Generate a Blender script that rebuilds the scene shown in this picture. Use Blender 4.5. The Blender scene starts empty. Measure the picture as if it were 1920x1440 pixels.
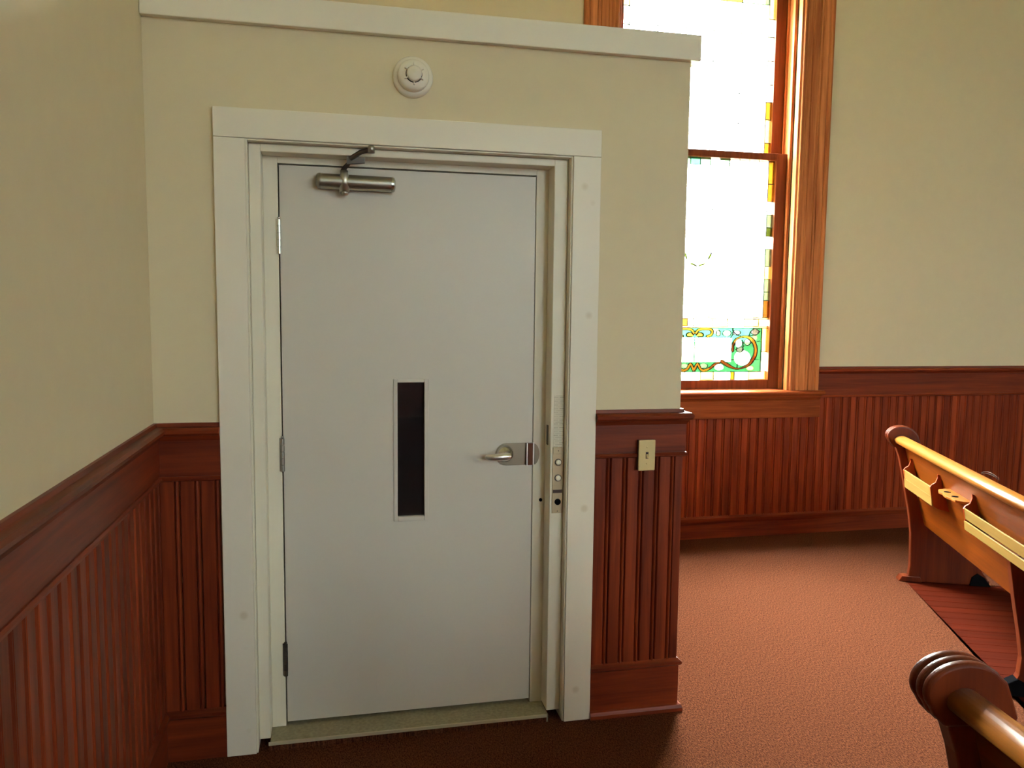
import bpy, bmesh, math, random
from mathutils import Vector, Matrix
random.seed(7)
C = bpy.context.scene.collection
SC = bpy.context.scene

# ------------------------------------------------------------------ camera, world, lights, exposure
cam = bpy.data.objects.new('camera', bpy.data.cameras.new('camera'))
C.objects.link(cam)
cr = Vector((0.97648674, -0.21528807, 0.01116665)); cu = Vector((0.00923304, 0.09351738, 0.99557483)); cf = Vector((0.21537966, 0.97206252, -0.09330624))
cam.matrix_world = Matrix(((cr.x, cu.x, -cf.x, 0.60226), (cr.y, cu.y, -cf.y, -2.83227), (cr.z, cu.z, -cf.z, 1.58101), (0, 0, 0, 1)))
cam.data.sensor_width = 36.0
cam.data.lens = 1487.5166 / 1920 * 36
cam.data.clip_start = 0.02
SC.camera = cam

w = bpy.data.worlds.new('sky'); SC.world = w; w.use_nodes = True
bg = w.node_tree.nodes['Background']
bg.inputs[0].default_value = (0.88, 0.98, 0.98, 1)
# evenly overcast sky: three times as bright overhead as at the horizon
wn_ = w.node_tree
tg = wn_.nodes.new('ShaderNodeTexCoord'); sx = wn_.nodes.new('ShaderNodeSeparateXYZ'); mxz = wn_.nodes.new('ShaderNodeMath'); mxz.operation = 'MAXIMUM'; mxz.inputs[1].default_value = 0.0
ma = wn_.nodes.new('ShaderNodeMath'); ma.operation = 'MULTIPLY_ADD'; ma.inputs[1].default_value = 2 / 3 * 92; ma.inputs[2].default_value = 1 / 3 * 92
wn_.links.new(tg.outputs['Generated'], sx.inputs[0]); wn_.links.new(sx.outputs['Z'], mxz.inputs[0]); wn_.links.new(mxz.outputs[0], ma.inputs[0]); wn_.links.new(ma.outputs[0], bg.inputs[1])

XR, YR, ZC = 8.6, -8.6, 5.2            # right wall, rear wall, ceiling
RW = [(-1.6, 1.3), (-5.2, 1.3)]         # unseen windows in the right wall: centre y, width
BW = [(3.3, 1.3), (6.4, 1.3)]            # unseen windows in the rear wall: centre x, width
SC.view_settings.view_transform = 'Standard'
SC.view_settings.look = 'None'
SC.view_settings.gamma = 1.0
SC.view_settings.use_curve_mapping = False
SC.view_settings.exposure = 2.0
SC.cycles.use_denoising = True
SC.cycles.diffuse_bounces = 6
SC.cycles.glossy_bounces = 4
SC.cycles.transparent_max_bounces = 16
SC.cycles.sample_clamp_indirect = 6.0

# ------------------------------------------------------------------ materials
def srgb(r, g, b):
    f = lambda c: (c / 255 / 12.92) if c / 255 <= 0.04045 else ((c / 255 + 0.055) / 1.055) ** 2.4
    return (f(r), f(g), f(b), 1)
def newmat(name):
    m = bpy.data.materials.new(name); m.use_nodes = True
    nt = m.node_tree; return m, nt, nt.nodes['Principled BSDF']
def plain(name, col, rough=0.5, metal=0.0, noise=0.0, scale=30, bump=0.0):
    m, nt, b = newmat(name)
    b.inputs['Roughness'].default_value = rough; b.inputs['Metallic'].default_value = metal
    b.inputs['Base Color'].default_value = col
    tc = nt.nodes.new('ShaderNodeTexCoord')
    n = nt.nodes.new('ShaderNodeTexNoise'); n.inputs['Scale'].default_value = scale; n.inputs['Detail'].default_value = 4
    nt.links.new(tc.outputs['Object'], n.inputs['Vector'])
    if noise:
        mx = nt.nodes.new('ShaderNodeMix'); mx.data_type = 'RGBA'
        mx.inputs[6].default_value = tuple(c * (1 - noise) for c in col[:3]) + (1,)
        mx.inputs[7].default_value = tuple(min(1, c * (1 + noise)) for c in col[:3]) + (1,)
        nt.links.new(n.outputs['Fac'], mx.inputs[0]); nt.links.new(mx.outputs[2], b.inputs['Base Color'])
    if bump:
        bp = nt.nodes.new('ShaderNodeBump'); bp.inputs['Strength'].default_value = bump; bp.inputs['Distance'].default_value = 0.002
        nt.links.new(n.outputs['Fac'], bp.inputs['Height']); nt.links.new(bp.outputs[0], b.inputs['Normal'])
    return m
def wood(name, dark, light, axis='Z', rough=0.38, scale=1.0, coat=0.0, vary=0.22, spec=0.22):
    m, nt, b = newmat(name)
    N, L = nt.nodes, nt.links
    tc = N.new('ShaderNodeTexCoord'); oi = N.new('ShaderNodeObjectInfo')
    mp = N.new('ShaderNodeMapping')
    s = {'X': (1.2, 26, 26), 'Y': (26, 1.2, 26), 'Z': (26, 26, 1.2)}[axis]
    mp.inputs['Scale'].default_value = tuple(v * scale for v in s)
    add = N.new('ShaderNodeVectorMath'); add.operation = 'ADD'
    mul = N.new('ShaderNodeMath'); mul.operation = 'MULTIPLY'; mul.inputs[1].default_value = 37.0
    L.new(oi.outputs['Random'], mul.inputs[0]); L.new(tc.outputs['Object'], add.inputs[0]); L.new(mul.outputs[0], add.inputs[1])
    L.new(add.outputs[0], mp.inputs['Vector'])
    n1 = N.new('ShaderNodeTexNoise'); n1.inputs['Scale'].default_value = 1.0; n1.inputs['Detail'].default_value = 6; n1.inputs['Distortion'].default_value = 0.6
    L.new(mp.outputs[0], n1.inputs['Vector'])
    n2 = N.new('ShaderNodeTexNoise'); n2.inputs['Scale'].default_value = 5.0; n2.inputs['Detail'].default_value = 3
    L.new(mp.outputs[0], n2.inputs['Vector'])
    mixf = N.new('ShaderNodeMath'); mixf.operation = 'MULTIPLY_ADD'; mixf.inputs[1].default_value = 0.35
    L.new(n2.outputs['Fac'], mixf.inputs[0]); L.new(n1.outputs['Fac'], mixf.inputs[2])
    rp = N.new('ShaderNodeValToRGB'); rp.color_ramp.elements[0].position = 0.45; rp.color_ramp.elements[1].position = 0.95
    rp.color_ramp.elements[0].color = dark; rp.color_ramp.elements[1].color = light
    L.new(mixf.outputs[0], rp.inputs[0])
    hsv = N.new('ShaderNodeHueSaturation')
    mr = N.new('ShaderNodeMapRange'); mr.inputs['To Min'].default_value = 1 - vary; mr.inputs['To Max'].default_value = 1 + vary
    L.new(oi.outputs['Random'], mr.inputs['Value']); L.new(mr.outputs[0], hsv.inputs['Value']); L.new(rp.outputs[0], hsv.inputs['Color'])
    L.new(hsv.outputs[0], b.inputs['Base Color'])
    b.inputs['Roughness'].default_value = rough
    b.inputs['Specular IOR Level'].default_value = spec
    b.inputs['Coat Weight'].default_value = coat; b.inputs['Coat Roughness'].default_value = 0.18
    bp = N.new('ShaderNodeBump'); bp.inputs['Strength'].default_value = 0.12; bp.inputs['Distance'].default_value = 0.001
    L.new(n2.outputs['Fac'], bp.inputs['Height']); L.new(bp.outputs[0], b.inputs['Normal'])
    return m
def paint_knots(name, col, knot):
    """white paint with a few knots of the wood showing through"""
    m, nt, b = newmat(name); N, L = nt.nodes, nt.links
    tc = N.new('ShaderNodeTexCoord')
    v = N.new('ShaderNodeTexVoronoi'); v.inputs['Scale'].default_value = 6.5
    L.new(tc.outputs['Object'], v.inputs['Vector'])
    wn = N.new('ShaderNodeMath'); wn.operation = 'LESS_THAN'; wn.inputs[1].default_value = 0.30
    sp = N.new('ShaderNodeSeparateColor'); L.new(v.outputs['Color'], sp.inputs[0]); L.new(sp.outputs[0], wn.inputs[0])
    mr = N.new('ShaderNodeMapRange'); mr.inputs['From Min'].default_value = 0.05; mr.inputs['From Max'].default_value = 0.12
    mr.inputs['To Min'].default_value = 0.34; mr.inputs['To Max'].default_value = 0.0
    L.new(v.outputs['Distance'], mr.inputs['Value'])
    mu = N.new('ShaderNodeMath'); mu.operation = 'MULTIPLY'; L.new(mr.outputs[0], mu.inputs[0]); L.new(wn.outputs[0], mu.inputs[1])
    mx = N.new('ShaderNodeMix'); mx.data_type = 'RGBA'; mx.inputs[6].default_value = col; mx.inputs[7].default_value = knot
    L.new(mu.outputs[0], mx.inputs[0]); L.new(mx.outputs[2], b.inputs['Base Color'])
    b.inputs['Roughness'].default_value = 0.45
    return m
def glass_tint(name, col, gloss=0.06):
    """leaded art glass: col is the light let through by ONE face of the pane"""
    m, nt, b = newmat(name); N, L = nt.nodes, nt.links
    N.remove(b); out = N['Material Output']
    tr = N.new('ShaderNodeBsdfTransparent')
    tc = N.new('ShaderNodeTexCoord'); n = N.new('ShaderNodeTexNoise'); n.inputs['Scale'].default_value = 22; n.inputs['Detail'].default_value = 3
    L.new(tc.outputs['Object'], n.inputs['Vector'])
    mx = N.new('ShaderNodeMix'); mx.data_type = 'RGBA'
    mx.inputs[6].default_value = tuple(c * 0.75 for c in col) + (1,); mx.inputs[7].default_value = tuple(min(1, c * 1.3) for c in col) + (1,)
    L.new(n.outputs['Fac'], mx.inputs[0]); L.new(mx.outputs[2], tr.inputs[0])
    gl = N.new('ShaderNodeBsdfGlossy'); gl.inputs['Roughness'].default_value = 0.15
    ms = N.new('ShaderNodeMixShader'); ms.inputs[0].default_value = gloss
    L.new(tr.outputs[0], ms.inputs[1]); L.new(gl.outputs[0], ms.inputs[2]); L.new(ms.outputs[0], out.inputs[0])
    return m

M = {}
M['cream'] = plain('cream_paint', srgb(214, 200, 168), 0.7, noise=0.03, scale=14, bump=0.25)
M['trim'] = paint_knots('white_trim_paint', srgb(226, 218, 202), srgb(176, 150, 108))
M['frame_white'] = plain('white_frame_paint', srgb(224, 217, 199), 0.45, noise=0.02, scale=9)
M['door'] = plain('door_paint', srgb(204, 197, 186), 0.42, noise=0.02, scale=5)
RD, RL = srgb(88, 30, 14), srgb(140, 58, 28)
for a in 'XYZ':
    M['oak' + a] = wood('red_oak_' + a, RD, RL, a)
WD, WL = srgb(152, 86, 50), srgb(214, 138, 84)
BD, BL = srgb(104, 36, 16), srgb(160, 66, 31)
for a in 'XYZ':
    M['win' + a] = wood('window_oak_' + a, WD, WL, a, vary=0.06, rough=0.55, spec=0.06)
M['back_board'] = wood('brightened_wall_oak', BD, BL, 'Z', vary=0.16)  # red oak made lighter: light on the window wall put into the colour
M['apron'] = wood('apron_oak', srgb(110, 46, 20), srgb(160, 80, 38), 'X', vary=0.02, spec=0.1, rough=0.5)
PD, PL = srgb(90, 37, 3), srgb(122, 58, 6)
for a in 'XYZ':
    M['pew' + a] = wood('golden_pew_oak_' + a, PD, PL, a, rough=0.34, spec=0.25, vary=0.06)
M['rail'] = wood('pale_rail_oak', srgb(128, 72, 18), srgb(162, 100, 36), 'Y', rough=0.3, spec=0.32, coat=0.06, vary=0.03)
M['slat'] = wood('pale_slat_oak', srgb(120, 92, 42), srgb(146, 114, 58), 'Y', rough=0.35, spec=0.25, vary=0.03)
M['sash'] = wood('sash_oak', srgb(92, 44, 22), srgb(128, 66, 36), 'Z', rough=0.5, spec=0.08, vary=0.02)
M['bracket'] = wood('bracket_wood', srgb(134, 48, 15), srgb(166, 68, 25), 'Z', rough=0.34, spec=0.25, vary=0.05)
M['pew_end'] = wood('pew_end_oak', srgb(78, 28, 12), srgb(112, 46, 20), 'Z', rough=0.3, spec=0.26, vary=0.05)
M['plank'] = wood('floor_plank_wood', srgb(56, 14, 5), srgb(74, 22, 7), 'X', rough=0.6, vary=0.08, spec=0.03)
M['black'] = plain('black_iron', (0.006, 0.006, 0.007, 1), 0.8)
M['black'].node_tree.nodes['Principled BSDF'].inputs['Specular IOR Level'].default_value = 0.0
M['void'] = plain('dark_void', (0.004, 0.004, 0.005, 1), 0.9)  # shade put into colour: flat black for insides of holes, slots and gaps
M['void'].node_tree.nodes['Principled BSDF'].inputs['Specular IOR Level'].default_value = 0.0
M['chrome'] = plain('satin_chrome', (0.62, 0.60, 0.56, 1), 0.22, 1.0)
M['satin'] = plain('satin_bronze_plate', (0.27, 0.235, 0.175, 1), 0.34, 1.0)
M['guard'] = plain('reflected_wood_guard', (0.13, 0.055, 0.035, 1), 0.3, 1.0)  # brown is the reflection of nearby wood put into the metal colour
M['levermetal'] = plain('pale_satin_lever', (0.74, 0.70, 0.66, 1), 0.36, 1.0)
M['alu'] = plain('closer_aluminium', (0.46, 0.44, 0.39, 1), 0.36, 1.0)
M['steel'] = plain('dull_steel', (0.36, 0.34, 0.30, 1), 0.4, 1.0)
M['darksteel'] = plain('dark_bronze_steel', (0.10, 0.085, 0.075, 1), 0.42, 0.8)
M['plastic'] = plain('white_plastic', srgb(226, 219, 204), 0.4)
M['ivory'] = plain('ivory_plastic', srgb(206, 186, 132), 0.35)
M['panelmetal'] = plain('brushed_panel', srgb(186, 170, 140), 0.35, 0.3, noise=0.04, scale=60)
M['button'] = plain('button_plastic', srgb(232, 228, 212), 0.3)
M['redtag'] = plain('dark_maroon_legend', srgb(58, 30, 24), 0.5)
M['stone'] = plain('speckled_threshold', srgb(150, 142, 116), 0.7, noise=0.45, scale=90, bump=0.2)
M['edge'] = plain('pale_metal_edging', srgb(196, 184, 158), 0.4, 0.3)
M['lead'] = plain('lead_came', (0.03, 0.03, 0.028, 1), 0.5, 0.6)
M['straw'] = plain('dried_straw', srgb(78, 48, 26), 0.9)
M['lawn'] = plain('dull_lawn', srgb(84, 92, 58), 0.95, noise=0.3, scale=3)
M['plaster'] = plain('ceiling_plaster', srgb(226, 216, 190), 0.8)
# vision glass, opaque near-black: the unlit lift behind put into its colour
m, nt, b = newmat('vision_glass'); b.inputs['Base Color'].default_value = (0.012, 0.011, 0.012, 1); b.inputs['Roughness'].default_value = 0.04; M['vision'] = m
# printed label: rows of tiny unreadable print
m, nt, b = newmat('printed_label'); N, L = nt.nodes, nt.links
tc = N.new('ShaderNodeTexCoord'); mp = N.new('ShaderNodeMapping'); mp.inputs['Rotation'].default_value = (math.pi / 2, 0, 0)
br = N.new('ShaderNodeTexBrick'); br.inputs['Scale'].default_value = 1.0; br.inputs['Brick Width'].default_value = 0.031; br.inputs['Row Height'].default_value = 0.0072
br.inputs['Mortar Size'].default_value = 0.0024; br.inputs['Color1'].default_value = srgb(168, 160, 140); br.inputs['Color2'].default_value = srgb(206, 198, 178); br.inputs['Mortar'].default_value = srgb(214, 207, 188)
L.new(tc.outputs['Object'], mp.inputs[0]); L.new(mp.outputs[0], br.inputs['Vector']); L.new(br.outputs['Color'], b.inputs['Base Color']); b.inputs['Roughness'].default_value = 0.5
M['label'] = m
# carpet
m, nt, b = newmat('woven_carpet'); N, L = nt.nodes, nt.links
tc = N.new('ShaderNodeTexCoord')
mp = N.new('ShaderNodeMapping'); mp.inputs['Rotation'].default_value = (0, 0, math.radians(35)); mp.inputs['Scale'].default_value = (215, 85, 1)
L.new(tc.outputs['Object'], mp.inputs[0])
n1 = N.new('ShaderNodeTexNoise'); n1.inputs['Scale'].default_value = 1.0; n1.inputs['Detail'].default_value = 2; L.new(mp.outputs[0], n1.inputs['Vector'])
n2 = N.new('ShaderNodeTexNoise'); n2.inputs['Scale'].default_value = 230; n2.inputs['Detail'].default_value = 2; L.new(tc.outputs['Object'], n2.inputs['Vector'])
ad = N.new('ShaderNodeMath'); ad.operation = 'ADD'; L.new(n1.outputs['Fac'], ad.inputs[0]); L.new(n2.outputs['Fac'], ad.inputs[1])
rp = N.new('ShaderNodeValToRGB'); rp.color_ramp.elements[0].position = 0.40; rp.color_ramp.elements[1].position = 0.62
rp.color_ramp.elements[0].color = srgb(58, 29, 21); rp.color_ramp.elements[1].color = srgb(104, 62, 42)
hf = N.new('ShaderNodeMath'); hf.operation = 'MULTIPLY'; hf.inputs[1].default_value = 0.5; L.new(ad.outputs[0], hf.inputs[0]); L.new(hf.outputs[0], rp.inputs[0])
L.new(rp.outputs[0], b.inputs['Base Color']); b.inputs['Roughness'].default_value = 0.95; b.inputs['Specular IOR Level'].default_value = 0.0
bp = N.new('ShaderNodeBump'); bp.inputs['Strength'].default_value = 0.6; bp.inputs['Distance'].default_value = 0.004; L.new(ad.outputs[0], bp.inputs['Height']); L.new(bp.outputs[0], b.inputs['Normal'])
M['carpet'] = m
G = {k: glass_tint('art_glass_' + k, v) for k, v in {
    'white': (0.92, 0.92, 0.88), 'cream': (0.50, 0.40, 0.20), 'green': (0.072, 0.165, 0.105), 'pale_green': (0.160, 0.205, 0.150), 'amber': (0.175, 0.102, 0.028),
    'brown': (0.125, 0.056, 0.020), 'grey': (0.130, 0.122, 0.118), 'yellow': (0.24, 0.16, 0.04), 'leaf': (0.080, 0.098, 0.022), 'dim': (0.305, 0.312, 0.314), 'dim_side': (0.125, 0.128, 0.126)}.items()}

# ------------------------------------------------------------------ mesh helpers
class MB:
    def __init__(s): s.v = []; s.f = []; s.sm = []
    def add(s, vs, fs, smooth=False):
        k = len(s.v); s.v += [tuple(p) for p in vs]; s.f += [tuple(i + k for i in q) for q in fs]; s.sm += [smooth] * len(fs); return s
    def box(s, x0, x1, y0, y1, z0, z1):
        return s.add([(x, y, z) for x in (x0, x1) for y in (y0, y1) for z in (z0, z1)],
                     [(0, 1, 3, 2), (4, 6, 7, 5), (0, 4, 5, 1), (2, 3, 7, 6), (0, 2, 6, 4), (1, 5, 7, 3)])
    def prism(s, poly, fn, a0, a1, smooth=False):
        n = len(poly)
        vs = [fn(p, a0) for p in poly] + [fn(p, a1) for p in poly]
        s.add(vs, [tuple(range(n)), tuple(range(2 * n - 1, n - 1, -1))])
        k = len(s.v) - 2 * n
        for i in range(n):
            j = (i + 1) % n
            s.f.append((k + i, k + j, k + n + j, k + n + i)); s.sm.append(smooth)
        return s
    def sweep(s, path, prof, closed_ends=True):
        """profile (out, z) along a 2-D path, offset to the right-hand side of travel with mitres"""
        P = [Vector(p) for p in path]; n = len(prof); rings = []
        for i, p in enumerate(P):
            ds = []
            if i > 0: ds.append((P[i] - P[i - 1]).normalized())
            if i < len(P) - 1: ds.append((P[i + 1] - P[i]).normalized())
            ns = [Vector((d.y, -d.x)) for d in ds]
            o = ns[0] if len(ns) == 1 else (ns[0] + ns[1]) / (1 + ns[0].dot(ns[1]))
            rings.append([(p.x + o.x * a, p.y + o.y * a, z) for a, z in prof])
        vs = [v for r in rings for v in r]; fs = []
        for i in range(len(P) - 1):
            for j in range(n):
                k = (j + 1) % n
                fs.append((i * n + j, i * n + k, (i + 1) * n + k, (i + 1) * n + j))
        fs += [tuple(range(n)), tuple((len(P) - 1) * n + j for j in reversed(range(n)))]
        return s.add(vs, fs)
    def lathe(s, prof, origin, axis, seg=28, smooth=True):
        ax = Vector(axis).normalized(); q = Vector((0, 0, 1)).rotation_difference(ax); o = Vector(origin); n = len(prof)
        vs = []
        for i in range(seg):
            a = 2 * math.pi * i / seg
            for r, h in prof: vs.append(o + q @ Vector((r * math.cos(a), r * math.sin(a), h)))
        fs = [(i * n + j, ((i + 1) % seg) * n + j, ((i + 1) % seg) * n + j + 1, i * n + j + 1) for i in range(seg) for j in range(n - 1)]
        s.add(vs, fs, smooth)
        s.add([vs[i * n] for i in range(seg)], [tuple(range(seg))]); s.add([vs[i * n + n - 1] for i in range(seg)], [tuple(range(seg))])
        return s
    def tube(s, pts, rad, seg=10, flat=1.0):
        P = [Vector(p) for p in pts]; R = rad if isinstance(rad, (list, tuple)) else [rad] * len(P); vs = []
        up = Vector((0, 0, 1))
        for i, p in enumerate(P):
            d = (P[min(i + 1, len(P) - 1)] - P[max(i - 1, 0)]).normalized()
            a = d.cross(up if abs(d.dot(up)) < 0.95 else Vector((1, 0, 0))).normalized(); b2 = a.cross(d)
            for k in range(seg):
                t = 2 * math.pi * k / seg; vs.append(p + a * math.cos(t) * R[i] + b2 * math.sin(t) * R[i] * flat)
        fs = [(i * seg + k, i * seg + (k + 1) % seg, (i + 1) * seg + (k + 1) % seg, (i + 1) * seg + k) for i in range(len(P) - 1) for k in range(seg)]
        s.add(vs, fs, True)
        s.add(vs[:seg], [tuple(range(seg))]); s.add(vs[-seg:], [tuple(range(seg))])
        return s
    def mesh(s, name, mat):
        me = bpy.data.meshes.new(name); me.from_pydata(s.v, [], s.f)
        me.polygons.foreach_set('use_smooth', s.sm)
        bm = bmesh.new(); bm.from_mesh(me); bmesh.ops.recalc_face_normals(bm, faces=bm.faces); bm.to_mesh(me); bm.free()
        me.materials.append(mat); return me
    def obj(s, name, mat, parent=None, bevel=0.0, seg=2, **kw):
        return link(name, s.mesh(name, mat), parent, bevel, seg, **kw)
def link(name, me, parent=None, bevel=0.0, seg=2, label=None, cat=None, group=None, kind=None, loc=None, rz=None):
    o = bpy.data.objects.new(name, me); C.objects.link(o)
    if parent: o.parent = parent
    if bevel:
        md = o.modifiers.new('edge', 'BEVEL'); md.width = bevel; md.segments = seg; md.limit_method = 'ANGLE'; md.angle_limit = math.radians(40)
        md.harden_normals = False
    for k, v in (('label', label), ('category', cat), ('group', group), ('kind', kind)):
        if v: o[k] = v
    if loc: o.location = loc
    if rz is not None: o.rotation_euler = (0, 0, rz)
    return o
def arc(cx, cy, rx, ry, a0, a1, n):
    return [(cx + rx * math.cos(math.radians(a0 + (a1 - a0) * i / n)), cy + ry * math.sin(math.radians(a0 + (a1 - a0) * i / n))) for i in range(n + 1)]
XZ = lambda p, a: (p[0], a, p[1])        # polygon in x,z extruded along y
XY = lambda p, a: (p[0], p[1], a)        # polygon in x,y extruded along z

# ------------------------------------------------------------------ setting: shell
D, W = 2.193, 1.897                      # window wall, right end of the lift enclosure
TOPZ = 2.595
OX0, OX1, OZ0, OZ1 = 2.39, 3.70, 1.02, 4.2      # stained window opening; unseen top set low to cut light on left wall
left = MB().box(-0.15, 0, YR, D, -.3, ZC).obj('wall_left', M['cream'], kind='structure')
back = MB().box(-0.15, OX0, D, D + 0.5, -.3, ZC).box(OX1, XR + .15, D, D + 0.5, -.3, ZC).box(OX0, OX1, D, D + 0.5, -.3, OZ0).box(OX0, OX1, D, D + 0.5, OZ1, ZC).obj('wall_back', M['cream'], kind='structure')
mb = MB(); ys = [YR - .15] + [v for yc, wd in reversed(RW) for v in (yc - wd / 2, yc + wd / 2)] + [D]
for i in range(0, len(ys), 2): mb.box(XR, XR + .15, ys[i], ys[i + 1], -.3, ZC)
for yc, wd in RW: mb.box(XR, XR + .15, yc - wd / 2, yc + wd / 2, -.3, 1.25).box(XR, XR + .15, yc - wd / 2, yc + wd / 2, 4.3, ZC)
wr = mb.obj('wall_right', M['cream'], kind='structure')
for yc, wd in RW: MB().box(XR + .06, XR + .064, yc - wd / 2, yc + wd / 2, 1.25, 4.3).obj('pane', G['dim_side'], wr)
mb = MB(); xs = [-0.15] + [v for xc, wd in BW for v in (xc - wd / 2, xc + wd / 2)] + [XR]
for i in range(0, len(xs), 2): mb.box(xs[i], xs[i + 1], YR - .15, YR, -.3, ZC)
for xc, wd in BW: mb.box(xc - wd / 2, xc + wd / 2, YR - .15, YR, -.3, 1.25).box(xc - wd / 2, xc + wd / 2, YR - .15, YR, 4.3, ZC)
wr = mb.obj('wall_rear', M['cream'], kind='structure')
for xc, wd in BW: MB().box(xc - wd / 2, xc + wd / 2, YR - .064, YR - .06, 1.25, 4.3).obj('pane', G['dim'], wr)
MB().box(-40, 50, -50, 60, -1.2, -1.0).obj('ground', M['lawn'], kind='structure')
MB().box(-.15, XR + .15, YR - .15, D + .5, ZC, ZC + .1).obj('ceiling', M['plaster'], kind='structure')
# lift enclosure: front with the door opening, side and top
FX0, FX1, FZ = 0.312, 1.445, 2.136
front = MB().box(0.0005, FX0, 0, .16, 0, TOPZ - .01).box(FX1, W, 0, .16, 0, TOPZ - .01).box(FX0, FX1, 0, .16, FZ, TOPZ - .01).obj('wall_front', M['cream'], kind='structure')
side = MB().box(W - .14, W, .161, D - .0005, 0, TOPZ - .01).obj('wall_side', M['cream'], kind='structure')
MB().box(0.001, W, 0.0, D - .001, TOPZ - .009, TOPZ).obj('roof', M['cream'], kind='structure')
MB().box(0.05, W - .2, .40, 1.9, 0.001, 2.4).obj('wall_inner', M['void'], kind='structure')  # lift cabin as a black box, its unlit inside put into the colour
# fascia along the top of the enclosure
MB().sweep([(0.001, 0), (W, 0), (W, D - .001)], [(0, 2.502), (.028, 2.502), (.028, 2.594), (0, 2.594)]).obj('trim_1', M['trim'], bevel=.003, kind='structure')

# floors: carpet with a bay of boards beneath the pews
AZ = math.radians(22.7)
PT = Vector((math.sin(AZ), math.cos(AZ))); PN = Vector((math.cos(AZ), -math.sin(AZ))); PA = Vector((3.88, 1.14))
q0 = PA + PN * 0.012 + PT * 0.03
q1 = q0 - PT * ((q0.y - YR) / PT.y)
q2 = q0 + PN * ((XR - q0.x) / PN.x)
MB().prism([(0, YR), (q1.x, YR), (q0.x, q0.y), (q2.x, q2.y), (XR, D), (0, D)], XY, -0.03, 0.0).obj('floor', M['carpet'], kind='structure')
sub = MB().prism([(q1.x, YR), (XR, YR), (q2.x, q2.y), (q0.x, q0.y)], XY, -0.06, -0.02).obj('floor', M['plank'], kind='structure')
pitch = 0.083
for i in range(80):
    o = MB().box(0.0, 1.0, -0.0818, 0, 0, 0.0165).obj('plank', M['plank'], sub, bevel=.0012, seg=1) if i == 0 else link('plank', pm, sub, .0012, 1)
    if i == 0: pm = o.data
    p = PA + PN * 0.014 + PT * (0.028 - i * pitch)
    o.location = (p.x, p.y, -0.0195); o.rotation_euler = (0, 0, -AZ); o.scale.x = (XR - .04 - p.x) / PN.x - .04

# ------------------------------------------------------------------ wainscot
BP = 0.0655
bprof = [(0.0, 0), (0.0, -.002), (.0032, -.012), (.006, -.0135), (.046, -.0135), (.0492, -.006), (.052, -.014), (.056, -.0168), (.060, -.0155), (.0625, -.011), (BP - .0008, -.002), (BP - .0008, 0)]
def board_mesh(z0, z1, mat):
    return MB().prism(bprof, XY, z0, z1).mesh('board', mat)
bm_front = board_mesh(.17, 1.05, M['oakZ']); bm_left = board_mesh(.17, 1.02, M['oakZ']); bm_back = board_mesh(.09, 1.0, M['back_board'])
def boards(me, parent, start, step, n, rz):
    for i in range(n):
        o = link('board', me, parent); o.location = (start[0] + step[0] * i, start[1] + step[1] * i, 0); o.rotation_euler = (0, 0, rz)
# left wall (normal +x): local -y must face +x -> rotate +90
boards(bm_left, left, (0.0, -BP * 130 - .012, 0), (0, BP), 130, math.pi / 2)
# front, left of the door
for i in range(4):
    x = 0.012 + BP * i
    if x + BP < .212 + .02:
        o = link('board', bm_left, front); o.location = (x, 0, 0)
# front, right of the door
x = 1.549
MBx = 0
while x + BP <= W + 0.003:
    o = link('board', bm_front, front); o.location = (x, 0, 0); x += BP
MB().box(x, W + .012, -.013, 0, .17, 1.05).obj('corner_board', M['oakZ'], front, bevel=.003)
boards(bm_front, side, (W, 0.0, 0), (0, BP), 33, math.pi / 2)
MB().box(0, XR, YR, YR + .012, .02, 1.16).obj('wainscot_panel', M['oakZ'], bpy.data.objects['wall_rear'])
MB().box(XR - .012, XR, YR, D, .02, 1.16).obj('wainscot_panel', M['oakZ'], bpy.data.objects['wall_right'])
boards(bm_back, back, (W + .02, D, 0), (BP, 0), 101, 0)
def cap(z, h=.058):
    return [(0, z), (.010, z), (.013, z - .012), (.034, z - .014), (.042, z - .022), (.041, z - .032), (.034, z - .039), (.029, z - .042), (.024, z - .05), (.019, z - h), (0, z - h)]
def frieze(z0, z1): return [(0, z0), (.018, z0), (.018, z1), (0, z1)]
def bead(z): return [(0, z - .009), (.02, z - .009), (.026, z - .005), (.027, z + .002), (.022, z + .008), (0, z + .008)]
def basecap(z, h=.03): return [(0, z), (.014, z), (.02, z - .006), (.028, z - .012), (.028, z - .022), (.02, z - h), (0, z - h)]
def base(z1): return [(0, 0), (.018, 0), (.018, z1), (0, z1)]
def shoe(): return [(0, 0), (.034, 0), (.034, .014), (.029, .026), (.018, .031), (0, .031)]
tn = [1]
def two_grain(o, path):
    me = o.data; me.materials.clear(); me.materials.append(M['oakX']); me.materials.append(M['oakY'])
    for p in me.polygons:
        c = p.center; ax = abs(p.normal.x)
        ds = [dseg2(c, path[i], path[i + 1]) for i in range(len(path) - 1)]
        i = ds.index(min(ds)); p.material_index = 1 if abs(path[i + 1][1] - path[i][1]) > abs(path[i + 1][0] - path[i][0]) else 0
    return o
def dseg2(c, a, b_):
    a, b_, c = Vector(a), Vector(b_), Vector((c.x, c.y)); d = b_ - a
    return (c - a - d * max(0, min(1, (c - a).dot(d) / d.dot(d)))).length
def trim(path, prof, mat, bev=0.0):
    tn[0] += 1
    return two_grain(MB().sweep(path, prof).obj('trim_%d' % tn[0], mat, bevel=bev, kind='structure'), path)
c1, c2 = .2125, 1.549
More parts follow.
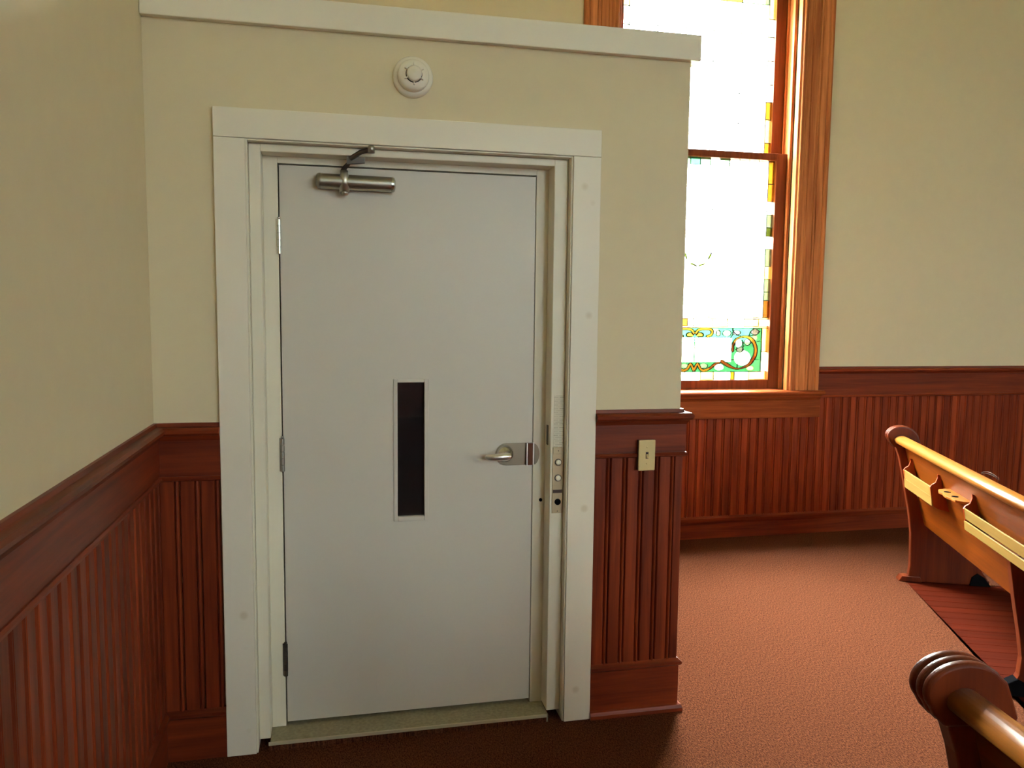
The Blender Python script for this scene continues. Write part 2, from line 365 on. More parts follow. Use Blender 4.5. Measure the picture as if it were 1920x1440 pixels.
# travel so that the right-hand side is the room
LP = [(0, YR + .03), (0, 0), (c1, 0)]
FRP = [(c2, 0), (W, 0), (W, D)]
for path, zc, zf, zb, gx in ((LP, 1.188, 1.0, .182, 'oakY'), (FRP, 1.208, 1.034, .212, 'oakX')):
    trim(path, cap(zc), M[gx]); trim(path, frieze(zf, zc - .055), M[gx]); trim(path, bead(zf), M[gx])
def baseboard(name, path, zb, mat, sh=True, h=.03):
    mb = MB().sweep(path, base(zb - h + .002)).sweep(path, basecap(zb, h))
    if sh: mb.sweep(path, shoe())
    return two_grain(mb.obj(name, mat, kind='structure'), path)
baseboard('baseboard_left', LP, .182, M['oakX'], sh=False)
baseboard('baseboard_front', FRP, .214, M['oakX'])
BRP = [(3.93, D), (XR, D), (XR, YR), (0, YR)]
trim(BRP, cap(1.202, .05), M['oakX']); trim(BRP, frieze(1.0, 1.155), M['oakX']); trim(BRP, bead(.992), M['oakX'])
baseboard('baseboard_back', [(W, D), (XR, D), (XR, YR), (0, YR)], .157, M['oakX'], sh=False, h=.05)

# ------------------------------------------------------------------ stained glass window
win = bpy.data.objects.new('window_1', None); C.objects.link(win); win['kind'] = 'structure'
cp = [(0, 0), (0, -.024), (.004, -.034), (.013, -.036), (.02, -.030), (.024, -.022), (.032, -.019), (.040, -.022), (.046, -.019), (.052, -.022), (.058, -.026), (.066, -.027), (.070, -.021), (.074, -.021), (.078, -.027), (.118, -.029), (.122, -.021), (.126, -.021), (.130, -.028), (.142, -.028), (.146, -.02),
      (.150, -.028), (.190, -.029), (.196, -.024), (.203, -.036), (.214, -.04), (.226, -.036), (.232, -.026), (.232, 0)]
MB().prism([(OX1 + .002 + a, D + b_) for a, b_ in cp], XY, 1.03, 4.21).obj('casing', M['winZ'], win)
MB().prism([(OX0 - .002 - a, D + b_) for a, b_ in cp], XY, 1.03, 4.21).obj('casing', M['winZ'], win)
MB().box(OX0 - .24, OX1 + .24, D - .04, D, 4.2, 4.43).obj('head_casing', M['winX'], win)
def reveal(x, sgn):
    mb = MB()
    for y0, y1, p in ((-.02, .025, .012), (.025, .06, .0), (.06, .085, .018), (.085, .15, .004), (.15, .165, .016), (.165, .30, .004)):
        a, b_ = x, x - sgn * (p + .012)
        mb.box(min(a, b_), max(a, b_), D + y0, D + y1, 1.03, OZ1)
    return mb.obj('jamb', M['winZ'], win, bevel=.003)
reveal(OX1 + .012, 1); reveal(OX0 - .012, -1)
stool = [(-.075, 1.018), (-.079, 1.026), (-.076, 1.036), (-.068, 1.040), (.30, 1.046), (.30, 1.0), (-.03, 1.0), (-.045, .992), (-.05, .984), (-.05, .974), (-.03, .968), (.0, .968), (.0, 1.0), (-.066, 1.006)]
MB().prism([(a, z) for a, z in [(-.072, 1.008), (-.079, 1.018), (-.079, 1.028), (-.072, 1.036), (.30, 1.046), (.30, 1.008)]], lambda p, a: (a, D + p[0], p[1]), OX0 - .255, OX1 + .26).obj('stool', M['apron'], win)
MB().prism([(0, 1.008), (-.055, 1.008), (-.052, .99), (-.038, .978), (-.034, .968), (0, .968)], lambda p, a: (a, D + p[0], p[1]), OX0 - .235, OX1 + .245).obj('bed_mould', M['apron'], win)
MB().box(OX0 - .235, OX1 + .255, D - .03, D - .0005, .845, .968).obj('apron', M['apron'], win, bevel=.003)
GX0, GX1, XC = 2.487, 3.605, 3.046
def sash(name, y0, y1, z0, z1, rb, rt):
    s = MB().box(GX0 - .0925, GX0, y0, y1, z0, z1).box(GX1, GX1 + .0905, y0, y1, z0, z1).box(GX0, GX1, y0, y1, z0, z0 + rb).box(GX0, GX1, y0, y1, z1 - rt, z1)
    return s.obj(name, M['sash'], win, bevel=.004)
low = sash('lower_sash', D + .09, D + .14, 1.038, 2.682, .066, .048)
upp = sash('upper_sash', D + .168, D + .215, 2.64, 4.19, .05, .08)
YG = D + .118; YU = D + .19
ncell = 0
def pane(parent, poly, y, mat, th=.004):
    return MB().prism(poly, XZ, y - th / 2, y + th / 2).obj('pane', mat, parent)
def rect(x0, x1, z0, z1): return [(x0, z0), (x1, z0), (x1, z1), (x0, z1)]
lead_low = MB(); lead_upp = MB()
def hbar(L_, x0, x1, z, y, wd=.006): L_.box(x0, x1, y - .005, y + .005, z - wd / 2, z + wd / 2)
def vbar(L_, x, z0, z1, y, wd=.006): L_.box(x - wd / 2, x + wd / 2, y - .005, y + .005, z0, z1)
BW_ = .046
# z levels of the lower sash
Zb0, Zb1, Zs1, Zt1, Ztop = 1.104, 1.160, 1.470, 1.545, 2.634
cyc = ['white', 'cream', 'yellow', 'white', 'amber', 'white', 'pale_green', 'white', 'green', 'cream', 'white', 'amber', 'leaf', 'white']
# side borders
def borders(parent, L_, z0, z1, y, hs, seed, pal=('pale_green', 'cream', 'yellow', 'white', 'green', 'amber', 'white', 'pale_green', 'white', 'leaf')):
    for side_ in (0, 1):
        z = z0; k = 0; rnd = random.Random(seed)
        while z < z1 - .001:
            h = min(rnd.choice(hs), z1 - z)
            if z1 - z - h < .04: h = z1 - z
            c = rnd.choice(pal)
            x0, x1 = (GX0, GX0 + BW_) if side_ == 0 else (GX1 - BW_, GX1)
            pane(parent, rect(x0, x1, z, z + h), y, G[c]); hbar(L_, x0, x1, z, y, .005); z += h; k += 1
        vbar(L_, GX0 + BW_ if side_ == 0 else GX1 - BW_, z0, z1, y, .005)
borders(low, lead_low, Zt1, Ztop, YG, [.06, .09, .12, .15], 5)
borders(low, lead_low, Zb1, Zs1, YG, [.10, .14, .07], 11, ('white', 'cream', 'white'))
borders(upp, lead_upp, 2.69, 4.11, YU, [.08, .12, .16], 3, ('white', 'cream', 'white', 'white', 'yellow', 'white', 'pale_green'))
# tile rows
def row(z0, z1, cols, wds):
    x = GX0; k = 0
    while x < GX1 - .001:
        wd = min(wds[k % len(wds)], GX1 - x)
        if GX1 - x - wd < .03: wd = GX1 - x
        pane(low, rect(x, x + wd, z0, z1), YG, G[cols[k % len(cols)]]); vbar(lead_low, x, z0, z1, YG, .004); x += wd; k += 1
row(Zb0, Zb1, ['white', 'cream', 'white', 'amber', 'white', 'white', 'cream', 'white', 'yellow', 'white', 'cream'], [.12, .10, .13, .03, .11])
row(Zt1 - .062, Zt1 - .012, ['white', 'cream', 'white', 'yellow', 'white', 'white', 'cream'], [.14, .12, .13, .11, .045])
pane(low, rect(GX0, GX1, Zt1 - .012, Zt1), YG, G['cream']); pane(low, rect(GX0, GX1, Zs1, Zt1 - .062), YG, G['cream'])
for z in (Zb0, Zb1, Zs1, Zt1 - .062, Zt1 - .012, Zt1): hbar(lead_low, GX0, GX1, z, YG, .005)
# central field: pale panes in thin lead, with a spray of little leaves
nx, nz = 5, 7
cx0, cx1 = GX0 + BW_, GX1 - BW_
for i in range(nx):
    for j in range(nz):
        x0 = cx0 + (cx1 - cx0) * i / nx; x1 = cx0 + (cx1 - cx0) * (i + 1) / nx
        z0 = Zt1 + (Ztop - .05 - Zt1) * j / nz; z1 = Zt1 + (Ztop - .05 - Zt1) * (j + 1) / nz
        pane(low, rect(x0, x1, z0, z1), YG, G['white'])
for i in range(1, nx): vbar(lead_low, cx0 + (cx1 - cx0) * i / nx, Zt1, Ztop - .05, YG, .0028)
for j in range(1, nz + 1): hbar(lead_low, cx0, cx1, Zt1 + (Ztop - .05 - Zt1) * j / nz, YG, .0028)
for k in range(14):                       # fringe under the meeting rail
    x0 = cx0 + (cx1 - cx0) * k / 14; x1 = cx0 + (cx1 - cx0) * (k + 1) / 14
    mid = abs(k - 6.5) < 3
    pane(low, rect(x0, x1, Ztop - .05, Ztop), YG, G['pale_green' if (mid and k % 2) else 'green' if mid and k % 3 == 0 else 'white'])
    vbar(lead_low, x0, Ztop - .05, Ztop, YG, .003)
for dx, dz, a in ((.03, .36, 20), (.09, .42, 65), (-.03, .36, 160), (-.09, .42, 115)):      # little leaves, proud of the field
    cx_, cz_ = XC + dx, Zt1 + dz; ca, sa = math.cos(math.radians(a)), math.sin(math.radians(a))
    lf = [(.034, 0), (.012, .008), (-.02, .006), (-.034, 0), (-.02, -.006), (.012, -.008)]
    pane(low, [(cx_ + u * ca - v * sa, cz_ + u * sa + v * ca) for u, v in lf], YG - .006, G['leaf'])
ux, uz = 5, 7
for i in range(ux):
    for j in range(uz):
        pane(upp, rect(cx0 + (cx1 - cx0) * i / ux, cx0 + (cx1 - cx0) * (i + 1) / ux, 2.69 + 1.42 * j / uz, 2.69 + 1.42 * (j + 1) / uz), YU, G['white' if j < 5 else random.choice(['amber', 'pale_green', 'yellow'])])  # unseen top rows tinted darker to cut light over the enclosure
for i in range(1, ux): vbar(lead_upp, cx0 + (cx1 - cx0) * i / ux, 2.69, 4.11, YU, .0028)
for j in range(1, uz): hbar(lead_upp, cx0, cx1, 2.69 + 1.42 * j / uz, YU, .0028)
# scroll panel, drawn on a fine grid and cut into panes; mirrored about the middle of the window
def dseg(p, a, b_):
    ax, ay = a; bx, by = b_; dx, dy = bx - ax, by - ay
    t = max(0, min(1, ((p[0] - ax) * dx + (p[1] - ay) * dy) / (dx * dx + dy * dy + 1e-9)))
    return math.hypot(p[0] - ax - dx * t, p[1] - ay - dy * t)
def dpoly(p, pl): return min(dseg(p, pl[i], pl[i + 1]) for i in range(len(pl) - 1))
def sm(pl, n=5):                          # Catmull-Rom
    out = []
    for i in range(len(pl) - 1):
        p0, p1, p2, p3 = pl[max(i - 1, 0)], pl[i], pl[i + 1], pl[min(i + 2, len(pl) - 1)]
        for k in range(n):
            t = k / n
            out.append(tuple(0.5 * (2 * p1[c] + (p2[c] - p0[c]) * t + (2 * p0[c] - 5 * p1[c] + 4 * p2[c] - p3[c]) * t * t + (3 * p1[c] - p0[c] - 3 * p2[c] + p3[c]) * t ** 3) for c in (0, 1)))
    return out + [pl[-1]]
ring = sm([(945, 705), (950, 630), (990, 550), (1060, 518), (1140, 520), (1210, 565), (1252, 640), (1262, 720), (1238, 800), (1175, 885), (1090, 932), (1000, 945), (900, 905), (800, 845)], 4)
wave = sm([(440, 960), (480, 880), (520, 945), (575, 965), (650, 935), (720, 880), (800, 845)], 4)
curl = sm([(450, 470), (480, 430), (560, 410), (640, 420), (665, 455), (645, 495), (600, 512)], 4)
heart = sm([(450, 500), (480, 465), (530, 470), (548, 500), (520, 520), (470, 515)], 4)
leads = [sm([(940, 400), (945, 450), (1000, 490), (1050, 505)], 3), sm([(945, 470), (905, 550)], 2), sm([(1230, 400), (1180, 450), (1165, 500)], 3), sm([(1170, 500), (1260, 490), (1310, 440)], 3),
         sm([(1080, 640), (1160, 630), (1190, 600), (1310, 575)], 3), [(1085, 822), (1320, 822)], [(800, 830), (1000, 822)], sm([(1070, 560), (1085, 620), (1080, 700)], 3), sm([(985, 690), (1040, 650), (1085, 640)], 3), [(1015, 870), (1015, 945)]]
def inell(p, cx_, cy_, rx, ry): return ((p[0] - cx_) / rx) ** 2 + ((p[1] - cy_) / ry) ** 2
def lab(p):
    d = dpoly(p, ring); hw = 17 + 7 * math.sin(p[0] / 60)
    if d < hw - 5: return 'brown' if (p[1] > 780 or p[0] < 960) else 'amber'
    if d < hw + 2: return 'lead'
    d = dpoly(p, wave)
    if p[1] > 850 and d < 14: return 'amber' if p[0] < 640 else 'brown'
    if p[1] > 850 and d < 20: return 'lead'
    d = dpoly(p, curl)
    if d < 13: return 'amber'
    if d < 19: return 'lead'
    if dpoly(p, heart) < 6: return 'lead'
    if inell(p, 495, 495, 45, 25) < 1: return 'yellow'
    e = inell(p, 745, 470, 30, 42)
    if e < .62: return 'cream'
    if e < 1: return 'lead'
    for l in leads:
        if dpoly(p, l) < 4: return 'lead'
    e = inell(p, 1022, 605, 46, 58)
    if e < .85: return 'white'
    if e < 1: return 'lead'
    for cx_, cy_, rx, ry in ((1045, 690, 48, 42), (990, 462, 58, 34), (1240, 450, 60, 40)):
        e = inell(p, cx_, cy_, rx, ry)
        if e < .80: return 'grey'
        if e < 1: return 'lead'
    if 440 < p[0] < 930 and 530 < p[1] < 852: return 'white'
    if inell(p, 1080, 800, 110, 100) < 1 and p[1] > 690: return 'white'
    if inell(p, 770, 925, 60, 40) < 1: return 'white'
    if inell(p, 1190, 940, 45, 30) < 1: return 'cream'
    for cx_, cy_, rx, ry in ((1140, 590, 46, 40), (860, 470, 60, 44), (560, 905, 60, 34)):
        e = inell(p, cx_, cy_, rx, ry)
        if e < .82: return 'pale_green'
        if e < 1: return 'lead'
    if inell(p, 700, 440, 60, 30) < 1 or inell(p, 1240, 530, 40, 36) < 1: return 'pale_green'
    return 'green'
cs = .0035
ncx = int((GX1 - BW_ - XC) / cs); ncz = int((Zs1 - Zb1) / cs)
grid = [[lab(((197 + (XC + (i + .5) * cs - 3.605) / .00409) * 7.2, (97 - (Zb1 + (j + .5) * cs - 1.311) / .00377) * 7.2)) for j in range(ncz)] for i in range(ncx)]
seen = [[False] * ncz for _ in range(ncx)]
csz = (Zs1 - Zb1) / ncz; csx = (GX1 - BW_ - XC) / ncx
def cellmesh(cells, y0, y1, mir, mbd):
    S = set(cells); idx = {}
    def V(i, j, y):
        key = (i, j, y)
        if key not in idx:
            idx[key] = len(mbd.v); mbd.v.append((XC + (-1 if mir else 1) * i * csx, y, Zb1 + j * csz))
        return idx[key]
    for (i, j) in cells:
        for y in (y0, y1): mbd.f.append((V(i, j, y), V(i + 1, j, y), V(i + 1, j + 1, y), V(i, j + 1, y))); mbd.sm.append(False)
        for (di, dj, a, b_) in ((-1, 0, (0, 0), (0, 1)), (1, 0, (1, 0), (1, 1)), (0, -1, (0, 0), (1, 0)), (0, 1, (0, 1), (1, 1))):
            if (i + di, j + dj) not in S:
                mbd.f.append((V(i + a[0], j + a[1], y0), V(i + b_[0], j + b_[1], y0), V(i + b_[0], j + b_[1], y1), V(i + a[0], j + a[1], y1))); mbd.sm.append(False)
for i in range(ncx):
    for j in range(ncz):
        if seen[i][j]: continue
        k = grid[i][j]; st = [(i, j)]; seen[i][j] = True; comp = []
        while st:
            a, b_ = st.pop(); comp.append((a, b_))
            for da, db in ((1, 0), (-1, 0), (0, 1), (0, -1)):
                u, v = a + da, b_ + db
                if 0 <= u < ncx and 0 <= v < ncz and not seen[u][v] and grid[u][v] == k: seen[u][v] = True; st.append((u, v))
        for mir in (False, True):
            if k == 'lead' : cellmesh(comp, YG - .005, YG + .005, mir, lead_low)
            elif len(comp) < 3: cellmesh(comp, YG - .005, YG + .005, mir, lead_low)
            else:
                mbd = MB(); cellmesh(comp, YG - .002, YG + .002, mir, mbd); mbd.obj('pane', G[k], low)
lead_low.obj('lead_came', M['lead'], low); lead_upp.obj('lead_came', M['lead'], upp)

# ------------------------------------------------------------------ door
door = bpy.data.objects.new('door_1', None); C.objects.link(door); door.location = (.872, 0, 0); door['kind'] = 'structure'
bpy.context.view_layer.update()
def dpart(mb, name, mat, parent=None, bevel=0.0, seg=2, label=None):
    p = parent or door
    for i, v in enumerate(mb.v): mb.v[i] = (v[0] - .872, v[1], v[2])
    return mb.obj(name, mat, p, bevel, seg, label=label)
ZT, ZIN = 2.232, 2.134
dpart(MB().box(.2125, .312, -.022, 0, 0.0, 2.1355), 'casing', M['trim'], bevel=.002)
dpart(MB().box(1.444, 1.549, -.022, 0, 0.0, 2.1355), 'casing', M['trim'], bevel=.002)
dpart(MB().box(.2125, 1.549, -.0225, 0, 2.1365, ZT), 'head_casing', M['trim'], bevel=.002)
def arch(x0, x1, z, t, y0, y1, zb=0.0):   # an inverted U of thickness t inside x0..x1
    return MB().box(x0, x0 + t, y0, y1, zb, z).box(x1 - t, x1, y0, y1, zb, z).box(x0 + t, x1 - t, y0, y1, z - t, z)
dpart(arch(.312, 1.444, 2.1355, .0055, -.015, .16), 'jamb_liner', M['frame_white'], bevel=.0015)
fr = MB().box(.318, .357, .020, .16, .03, 2.129).box(1.385, 1.438, .020, .16, .03, 2.129).box(.357, 1.385, .020, .16, 2.103, 2.129)
dpart(fr, 'jamb', M['frame_white'], bevel=.003)
ff = MB().box(.357, .4065, .098, .16, .03, 2.103).box(1.3375, 1.385, .098, .16, .03, 2.103).box(.4065, 1.3375, .098, .16, 2.0800, 2.103)
dpart(ff, 'door_frame', M['frame_white'], bevel=.0015)
dpart(MB().box(.40, 1.345, .152, .16, .03, 2.085), 'gap_backing', M['void'])  # black sheet behind the leaf: shade of the gaps put into its colour
# leaf with a cut-out for the vision panel
VX0, VX1, VZ0, VZ1 = .812, .926, .795, 1.315
LX0, LX1, LZ0, LZ1 = .4115, 1.3345, .046, 2.0745
lf = MB().box(LX0, VX0, .1, .144, LZ0, LZ1).box(VX1, LX1, .1, .144, LZ0, LZ1).box(VX0, VX1, .1, .144, LZ0, VZ0).box(VX0, VX1, .1, .144, VZ1, LZ1)
leaf = dpart(lf, 'door_leaf', M['door'])
for o_ in (leaf,):
    me = o_.data; bm = bmesh.new(); bm.from_mesh(me); bmesh.ops.remove_doubles(bm, verts=bm.verts, dist=1e-5); bm.to_mesh(me); bm.free()
vp = dpart(MB().box(.805, .8195, .0955, .13, .787, 1.322).box(.919, .934, .0955, .13, .787, 1.322).box(.8195, .919, .0955, .13, .787, .8045).box(.8195, .919, .0955, .13, 1.309, 1.322), 'vision_panel', M['door'], bevel=.002)
dpart(MB().box(.8195, .919, .112, .118, .8045, 1.309), 'glass', M['vision'], vp)
for z0, z1, mt, lb in ((1.767, 1.888, M['chrome'], 'bright chrome hinge'), (.992, 1.113, M['steel'], 'dull grey hinge'), (.226, .348, M['darksteel'], 'dark hinge')):
    h = (z1 - z0); mb = MB()
    for k in range(5):
        a = z0 + h * k / 5; mb.lathe([(.0078, 0), (.0078, h / 5 - .0016)], (.4085, .094, a), (0, 0, 1), 16)
    mb.lathe([(.002, 0), (.006, .003), (.005, .006)], (.4085, .094, z1), (0, 0, 1), 12).box(.398, .4085, .0965, .0985, z0, z1)
    dpart(mb, 'hinge', mt, label=lb)
# lever handle on a long rose that bridges the gap
st = arc(1.232, 1.030, .043, .043, 90, 270, 14) + [(1.312, .987), (1.312, 1.073)]
hd = dpart(MB().prism(st, XZ, .096, .1), 'lever_handle', M['satin'], bevel=.001, label='polished lever handle')
dpart(MB().prism([(.100, 0), (.0845, .004), (.0845, .022), (.100, .0255)], lambda p, a: (1.3115 + p[1], p[0], a), .988, 1.072), 'latch_guard', M['guard'], hd)
for x in (1.3105, 1.338):
    dpart(MB().box(x - .002, x + .002, .081 if x < 1.32 else .092, .0985, .987, 1.073), 'edge_strip', M['levermetal'], hd)
dpart(MB().prism(arc(1.3385, 1.028, .024, .042, -80, 80, 12), XZ, .0955, .0985), 'strike_plate', M['satin'], bevel=.0006)
dpart(MB().lathe([(.033, 0), (.032, .006), (.027, .014), (.019, .02), (.012, .024), (.011, .05), (.0, .05)], (1.226, .096, 1.033), (0, -1, 0), 32), 'rose', M['chrome'], hd)
lev = [(1.237, .047, 1.031), (1.222, .045, 1.031), (1.20, .045, 1.030), (1.178, .046, 1.029), (1.160, .050, 1.028), (1.150, .064, 1.028)]
dpart(MB().tube(lev, [.011, .0148, .0142, .0132, .0118, .009], 14, 1.0), 'lever', M['levermetal'], hd)
dpart(MB().lathe([(.0066, 0), (.0066, .003), (.0, .003)], (1.370, .098, .847), (0, -1, 0), 18), 'keyhole', M['void'])
dpart(MB().box(1.3825, 1.3855, .052, .072, 1.07, 1.145), 'strike_slot', M['darksteel'])
# surface closer
cl = dpart(MB().tube([(.553, .068, 2.021), (.797, .068, 2.018)], .0265, 28), 'door_closer', M['alu'], label='brushed metal door closer')
dpart(MB().lathe([(.0275, 0), (.0275, .006), (.024, .013), (.012, .017), (.0, .017)], (.553, .068, 2.021), (-1, 0, 0), 28), 'end_cap', M['steel'], cl)
dpart(MB().lathe([(.0275, 0), (.0275, .006), (.024, .012), (.012, .015), (.0, .015)], (.797, .068, 2.018), (1, 0, 0), 28), 'end_cap', M['chrome'], cl)
for z in (2.009, 2.028):
    dpart(MB().lathe([(.005, 0), (.005, .004), (.0, .004)], (.806, .058, z), (.8, -.6, 0), 12), 'screw', M['chrome'], cl)
dpart(MB().box(.545, .81, .09, .1, 1.997, 2.045), 'mounting_plate', M['steel'], cl, bevel=.002)
dpart(MB().lathe([(.0, 0), (.0175, 0), (.0175, .055), (.0135, .062), (.0135, .074), (.0, .074)], (.634, .0575, 1.984), (0, 0, 1), 24).lathe([(.0, 0), (.012, .002), (.015, .008), (.015, .016), (.0, .016)], (.634, .0575, 1.972), (0, 0, 1), 20), 'spindle', M['alu'], cl)
dpart(MB().tube([(.632, .062, 2.056), (.634, .054, 2.066), (.650, .044, 2.082)], [.012, .011, .010], 12, .6), 'arm', M['darksteel'], cl)
dpart(MB().prism([(.642, 2.076), (.704, 2.083), (.705, 2.118), (.690, 2.118), (.676, 2.105), (.642, 2.108)], XZ, .028, .044).tube([(.655, .03, 2.095), (.69, .012, 2.116), (.722, -.008, 2.122)], [.012, .0105, .010], 12, .7), 'forearm', M['darksteel'], cl)
dpart(MB().lathe([(.0, 0), (.012, 0), (.012, .02), (.009, .024), (.0, .024)], (.724, -.010, 2.1105), (0, 0, 1), 18), 'arm_shoe', M['steel'], cl)
# threshold
th = dpart(MB().box(.3575, 1.3845, -.008, .16, 0.0, .03), 'threshold', M['stone'])
dpart(MB().box(.352, 1.379, -.014, -.008, .021, .032), 'metal_edge', M['edge'], th)
dpart(MB().box(.353, 1.378, -.011, -.008, 0.0, .021), 'riser', M['carpet'], th)

# ------------------------------------------------------------------ things fixed to the enclosure
def thing(name, loc, label, cat, group=None, rz=0):
    o = bpy.data.objects.new(name, None); C.objects.link(o); o.location = loc; o.rotation_euler = (0, 0, rz)
    o['label'] = label; o['category'] = cat
    if group: o['group'] = group
    return o
sd = thing('smoke_detector', (.867, 0, 2.373), 'round white smoke detector on the cream wall above the door', 'smoke detector')
MB().lathe([(.069, 0), (.069, .010), (.065, .018), (.056, .020)], (0, 0, 0), (0, -1, 0), 48).obj('base', M['plastic'], sd)
MB().lathe([(.054, .018), (.053, .034), (.049, .042), (.036, .046), (.0, .046)], (0, 0, 0), (0, -1, 0), 48).obj('dome', M['plastic'], sd)
MB().lathe([(.0282, .044), (.0282, .0468), (.0, .0468)], (0, 0, 0), (0, -1, 0), 36).obj('sensing_slot', M['void'], sd)
MB().lathe([(.0255, .046), (.026, .058), (.022, .064), (.0, .066)], (0, 0, 0), (0, -1, 0), 40).obj('sensor_cap', M['plastic'], sd)
for k in range(6):
    a = math.radians(90 + 60 * k)
    MB().box(.024, .036, -.057, -.044, -.0016, .0016).obj('rib', M['plastic'], sd).rotation_euler = (0, a, 0)
sw = thing('light_switch', (1.749, -.034, 1.036), 'ivory toggle light switch on the wainscot right of the door', 'switch')
MB().box(-.0335, .0335, -.0065, .0, -.059, .059).obj('wall_plate', M['ivory'], sw, bevel=.004, seg=3)
MB().box(-.0055, .0055, -.0072, -.0060, -.013, .013).obj('slot', M['redtag'], sw)
MB().prism([(-.006, -.010), (-.006, .006), (-.017, -.004), (-.016, -.009)], lambda p, a: (a, p[0], p[1]), -.0042, .0042).obj('toggle', M['ivory'], sw, bevel=.001)
for z in (-.031, .031):
    MB().lathe([(.0032, 0), (.0026, .0012), (.0, .0014)], (0, -.0065, z), (0, -1, 0), 12).obj('screw', M['ivory'], sw)
MB().box(-.032, .032, 0, .018, -.057, .057).obj('back_box', M['darksteel'], sw)
cpn = thing('call_button_panel', (1.4145, .02, .94), 'narrow metal lift call panel with two white buttons on door jamb', 'call panel')
MB().box(-.0205, .0205, -.004, 0, -.127, .127).obj('face_plate', M['panelmetal'], cpn, bevel=.001)
MB().box(-.0195, .0195, -.0065, -.004, .101, .125).obj('indicator', M['panelmetal'], cpn, bevel=.001)
for z in (.069, .009):
    bz = MB().lathe([(.0135, 0), (.0135, .002), (.0118, .003), (.0118, .001)], (.001, -.004, z), (0, -1, 0), 28).obj('button_bezel', M['darksteel'], cpn)
    MB().lathe([(.0105, 0), (.0105, .005), (.008, .007), (.0, .0072)], (.001, -.004, z), (0, -1, 0), 24).obj('button', M['button'], cpn)
MB().box(-.018, .018, -.0052, -.004, -.049, -.036).obj('legend_strip', M['redtag'], cpn)
MB().lathe([(.012, 0), (.012, .004), (.009, .006), (.0, .006)], (.001, -.004, -.083), (0, -1, 0), 24).obj('key_switch', M['black'], cpn)
for z in (.113, -.119):
    MB().lathe([(.0022, 0), (.0018, .0014), (.0, .0015)], (.001, -.0062 if z > 0 else -.004, z), (0, -1, 0), 10).obj('screw', M['darksteel'], cpn)
MB().box(-.0185, .0195, -.0016, 0, -.0975, .0975).obj('instruction_label', M['label'], loc=(1.4155, .02, 1.1655), label='pale printed instruction sticker on the door jamb above the call panel', cat='label')

# ------------------------------------------------------------------ pews
TS = lambda p, a: (p[0], a, p[1])          # (s, z) section extruded along the pew
END = [(-.008, .03), (.028, .034), (.033, .10), (.027, .29), (.008, .42), (-.018, .547), (-.045, .673), (-.062, .745), (-.08, .795), (-.098, .82), (-.07, .87), (.02, .87), (.05, .82), (.07, .76), (.10, .69), (.15, .64), (.24, .615), (.36, .605),
       (.43, .585), (.455, .54), (.445, .47), (.42, .40), (.405, .28), (.41, .16), (.43, .08), (.46, .034), (.47, .03), (.47, 0), (-.008, 0)]
HEAD = arc(-.053, .869, .080, .058, 30, 212, 22) + [(-.112, .822), (-.09, .80), (-.04, .80), (.05, .80), (.055, .815), (.045, .845), (.03, .885)]
SUP = [(-.01, .03), (.012, .035), (.036, .09), (.041, .166), (.027, .257), (-.007, .437), (-.031, .582), (-.024, .592), (.02, .60), (.10, .46), (.40, .43), (.42, .40), (.40, .28), (.405, .15), (.43, .06), (.45, .03), (.45, 0), (-.01, 0)]
def board_s(z): return -.043 + (.83 - z) * .285
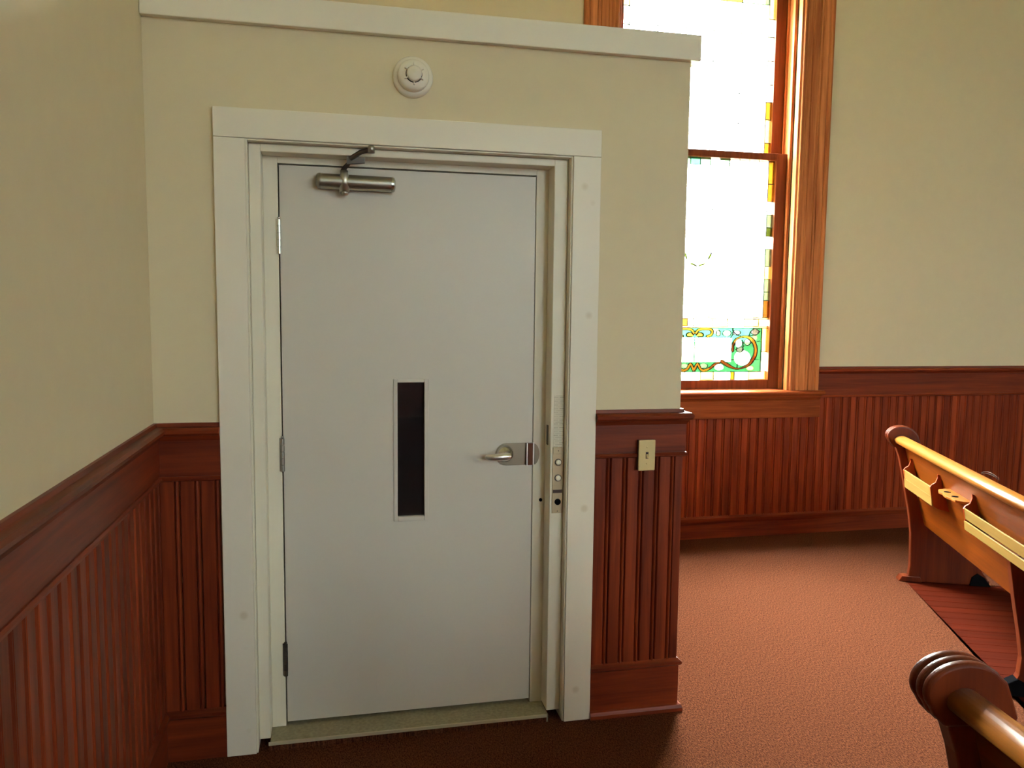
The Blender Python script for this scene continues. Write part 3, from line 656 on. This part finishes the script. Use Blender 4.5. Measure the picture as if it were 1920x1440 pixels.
def pew(loc, az, length, label, sup_at, racks, full):
    r = thing('church_pew', (loc[0], loc[1], 0), label, 'pew', 'curved-end oak pews', -az)
    e = MB().prism(END, TS, .006, .05).obj('end_panel', M['pew_end'], r, bevel=.006, seg=3)
    hs = MB()
    for a, b_, g in ((0.0, .0235, 0.0), (.0235, .045, .0), (.045, .068, 0.0)):
        hs.prism(HEAD, TS, a + .0008, b_ - .0008)
    hs.obj('scroll', M['pew_end'], e, bevel=.0085, seg=4)
    MB().prism(END, TS, -length - .05, -length + .002).obj('end_panel', M['pew_end'], r, bevel=.006, seg=3)
    MB().prism([(-.03, .0), (.10, 0), (.09, .03), (-.012, .032)], TS, -.004, .06).obj('foot', M['pew_end'], e, bevel=.003)
    MB().prism([(.36, 0), (.475, 0), (.44, .05), (.40, .075), (.37, .05)], TS, -.004, .058).obj('foot', M['black'], e, bevel=.003, label='black front foot')
    sec = (arc(-.060, .848, .037, .025, -20, 200, 18) + [(-.088, .828), (-.06, .822), (-.026, .826)]) if full else arc(-.060, .853, .033, .026, 0, 345, 22)
    MB().prism(sec, TS, -length, 0.004, smooth=True).obj('top_rail', M['rail'], r)
    MB().prism([(board_s(.835), .835), (board_s(.345), .345), (board_s(.345) + .02, .350), (board_s(.835) + .022, .835)], TS, -length, 0.006).obj('back_board', M['pewY'], r, bevel=.002)
    MB().prism([(.09, .445), (.46, .46), (.475, .448), (.47, .43), (.10, .415)], TS, -length, 0.006).obj('seat', M['pewY'], r, bevel=.004)
    for t in sup_at:
        sp_ = MB().prism(SUP, TS, t - .02, t + .02).obj('support_panel', M['pew_end'], r, bevel=.003)
        MB().prism([(-.03, 0), (.10, 0), (.085, .03), (.06, .06), (.03, .075), (-.012, .05)], TS, t - .026, t + .026).obj('foot', M['black'], sp_, bevel=.004, label='black rear foot')
    for t0, t1 in racks:
        bs = [(board_s(.752), .752), (board_s(.752) - .013, .756), (board_s(.74) - .014, .738), (-.04, .712), (-.058, .70), (-.066, .686), (-.048, .59), (-.02, .572), (board_s(.56), .56)]
        shelf = MB().prism([(-.046, .598), (board_s(.598), .592), (board_s(.584), .580), (-.043, .586)], TS, t0, t1).obj('book_rack', M['pewY'], r)
        for t in (t0, t1):
            MB().prism(bs, TS, t - .006, t + .006).obj('bracket', M['bracket'], shelf, bevel=.0012)
        sl = MB().prism([(-.0645, .688), (-.0565, .689), (-.0485, .640), (-.0565, .639)], TS, t0 - .006, t1 + .006).obj('slat', M['slat'], shelf, bevel=.0012)
        MB().prism([(-.0578, .6365 - (.008 if t1 < -.6 else 0)), (-.0498, .6375 - (.008 if t1 < -.6 else 0)), (-.0445, .588), (-.0525, .587)], TS, t0 - .006, t1 + .006).obj('slat', M['slat'], shelf, bevel=.0012)
    if full:
        b0 = board_s(.70)
        pl = [(-.66, b0), (-.665, b0 - .03), (-.69, b0 - .066), (-.73, b0 - .078), (-.77, b0 - .072), (-.80, b0 - .078), (-.84, b0 - .080), (-.88, b0 - .070), (-.92, b0 - .066), (-.95, b0 - .04), (-.96, b0)]
        ch = MB().prism([(s_, t) for t, s_ in pl], XY, .694, .706).obj('cup_holder', M['rail'], r, bevel=.0015)
        for t in (-.745, -.845):
            MB().lathe([(.016, 0), (.016, .0015), (.0, .0015)], (b0 - .042, t, .7055), (0, 0, 1), 20).obj('cup_hole', M['void'], ch)
    return r
p1 = pew((3.88, 1.14), AZ, 2.6, 'far golden oak pew with book racks and scrolled end, nearest the window wall', [-1.41], [(-.545, -.095), (-1.95, -1.005)], True)
P2 = (1.813, -1.623)
p2 = pew(P2, math.radians(8), 1.5, 'near oak pew showing only its three-ridged scroll end and rail at bottom right', [-1.2], [], False)
# dried palm strip behind the far rail
pm_ = thing('dried_palm_strip', (0, 0, 0), 'thin dried palm strip curling up behind the far pew rail', 'palm strip')
def P1(s_, t, z): v = PA + PN * s_ + PT * t; return (v.x, v.y, z)
pm_.location = P1(-.02, -1.15, .876)
def rel(p): return tuple(a - b_ for a, b_ in zip(p, P1(-.02, -1.15, .876)))
for k, (h, e_) in enumerate(((.035, -.005), (.028, .006), (.018, .0))):
    pts = [rel(P1(-.035 + .006 * i, -1.10 - .017 * i, .868 + h * .62 * math.sin(math.pi * min(1, .12 + i / 6.2)) + e_ * i / 6)) for i in range(7)]
    MB().tube(pts, [.002, .0024, .0024, .002, .002, .0015, .001], 6, .4).obj('strand', M['straw'], pm_)
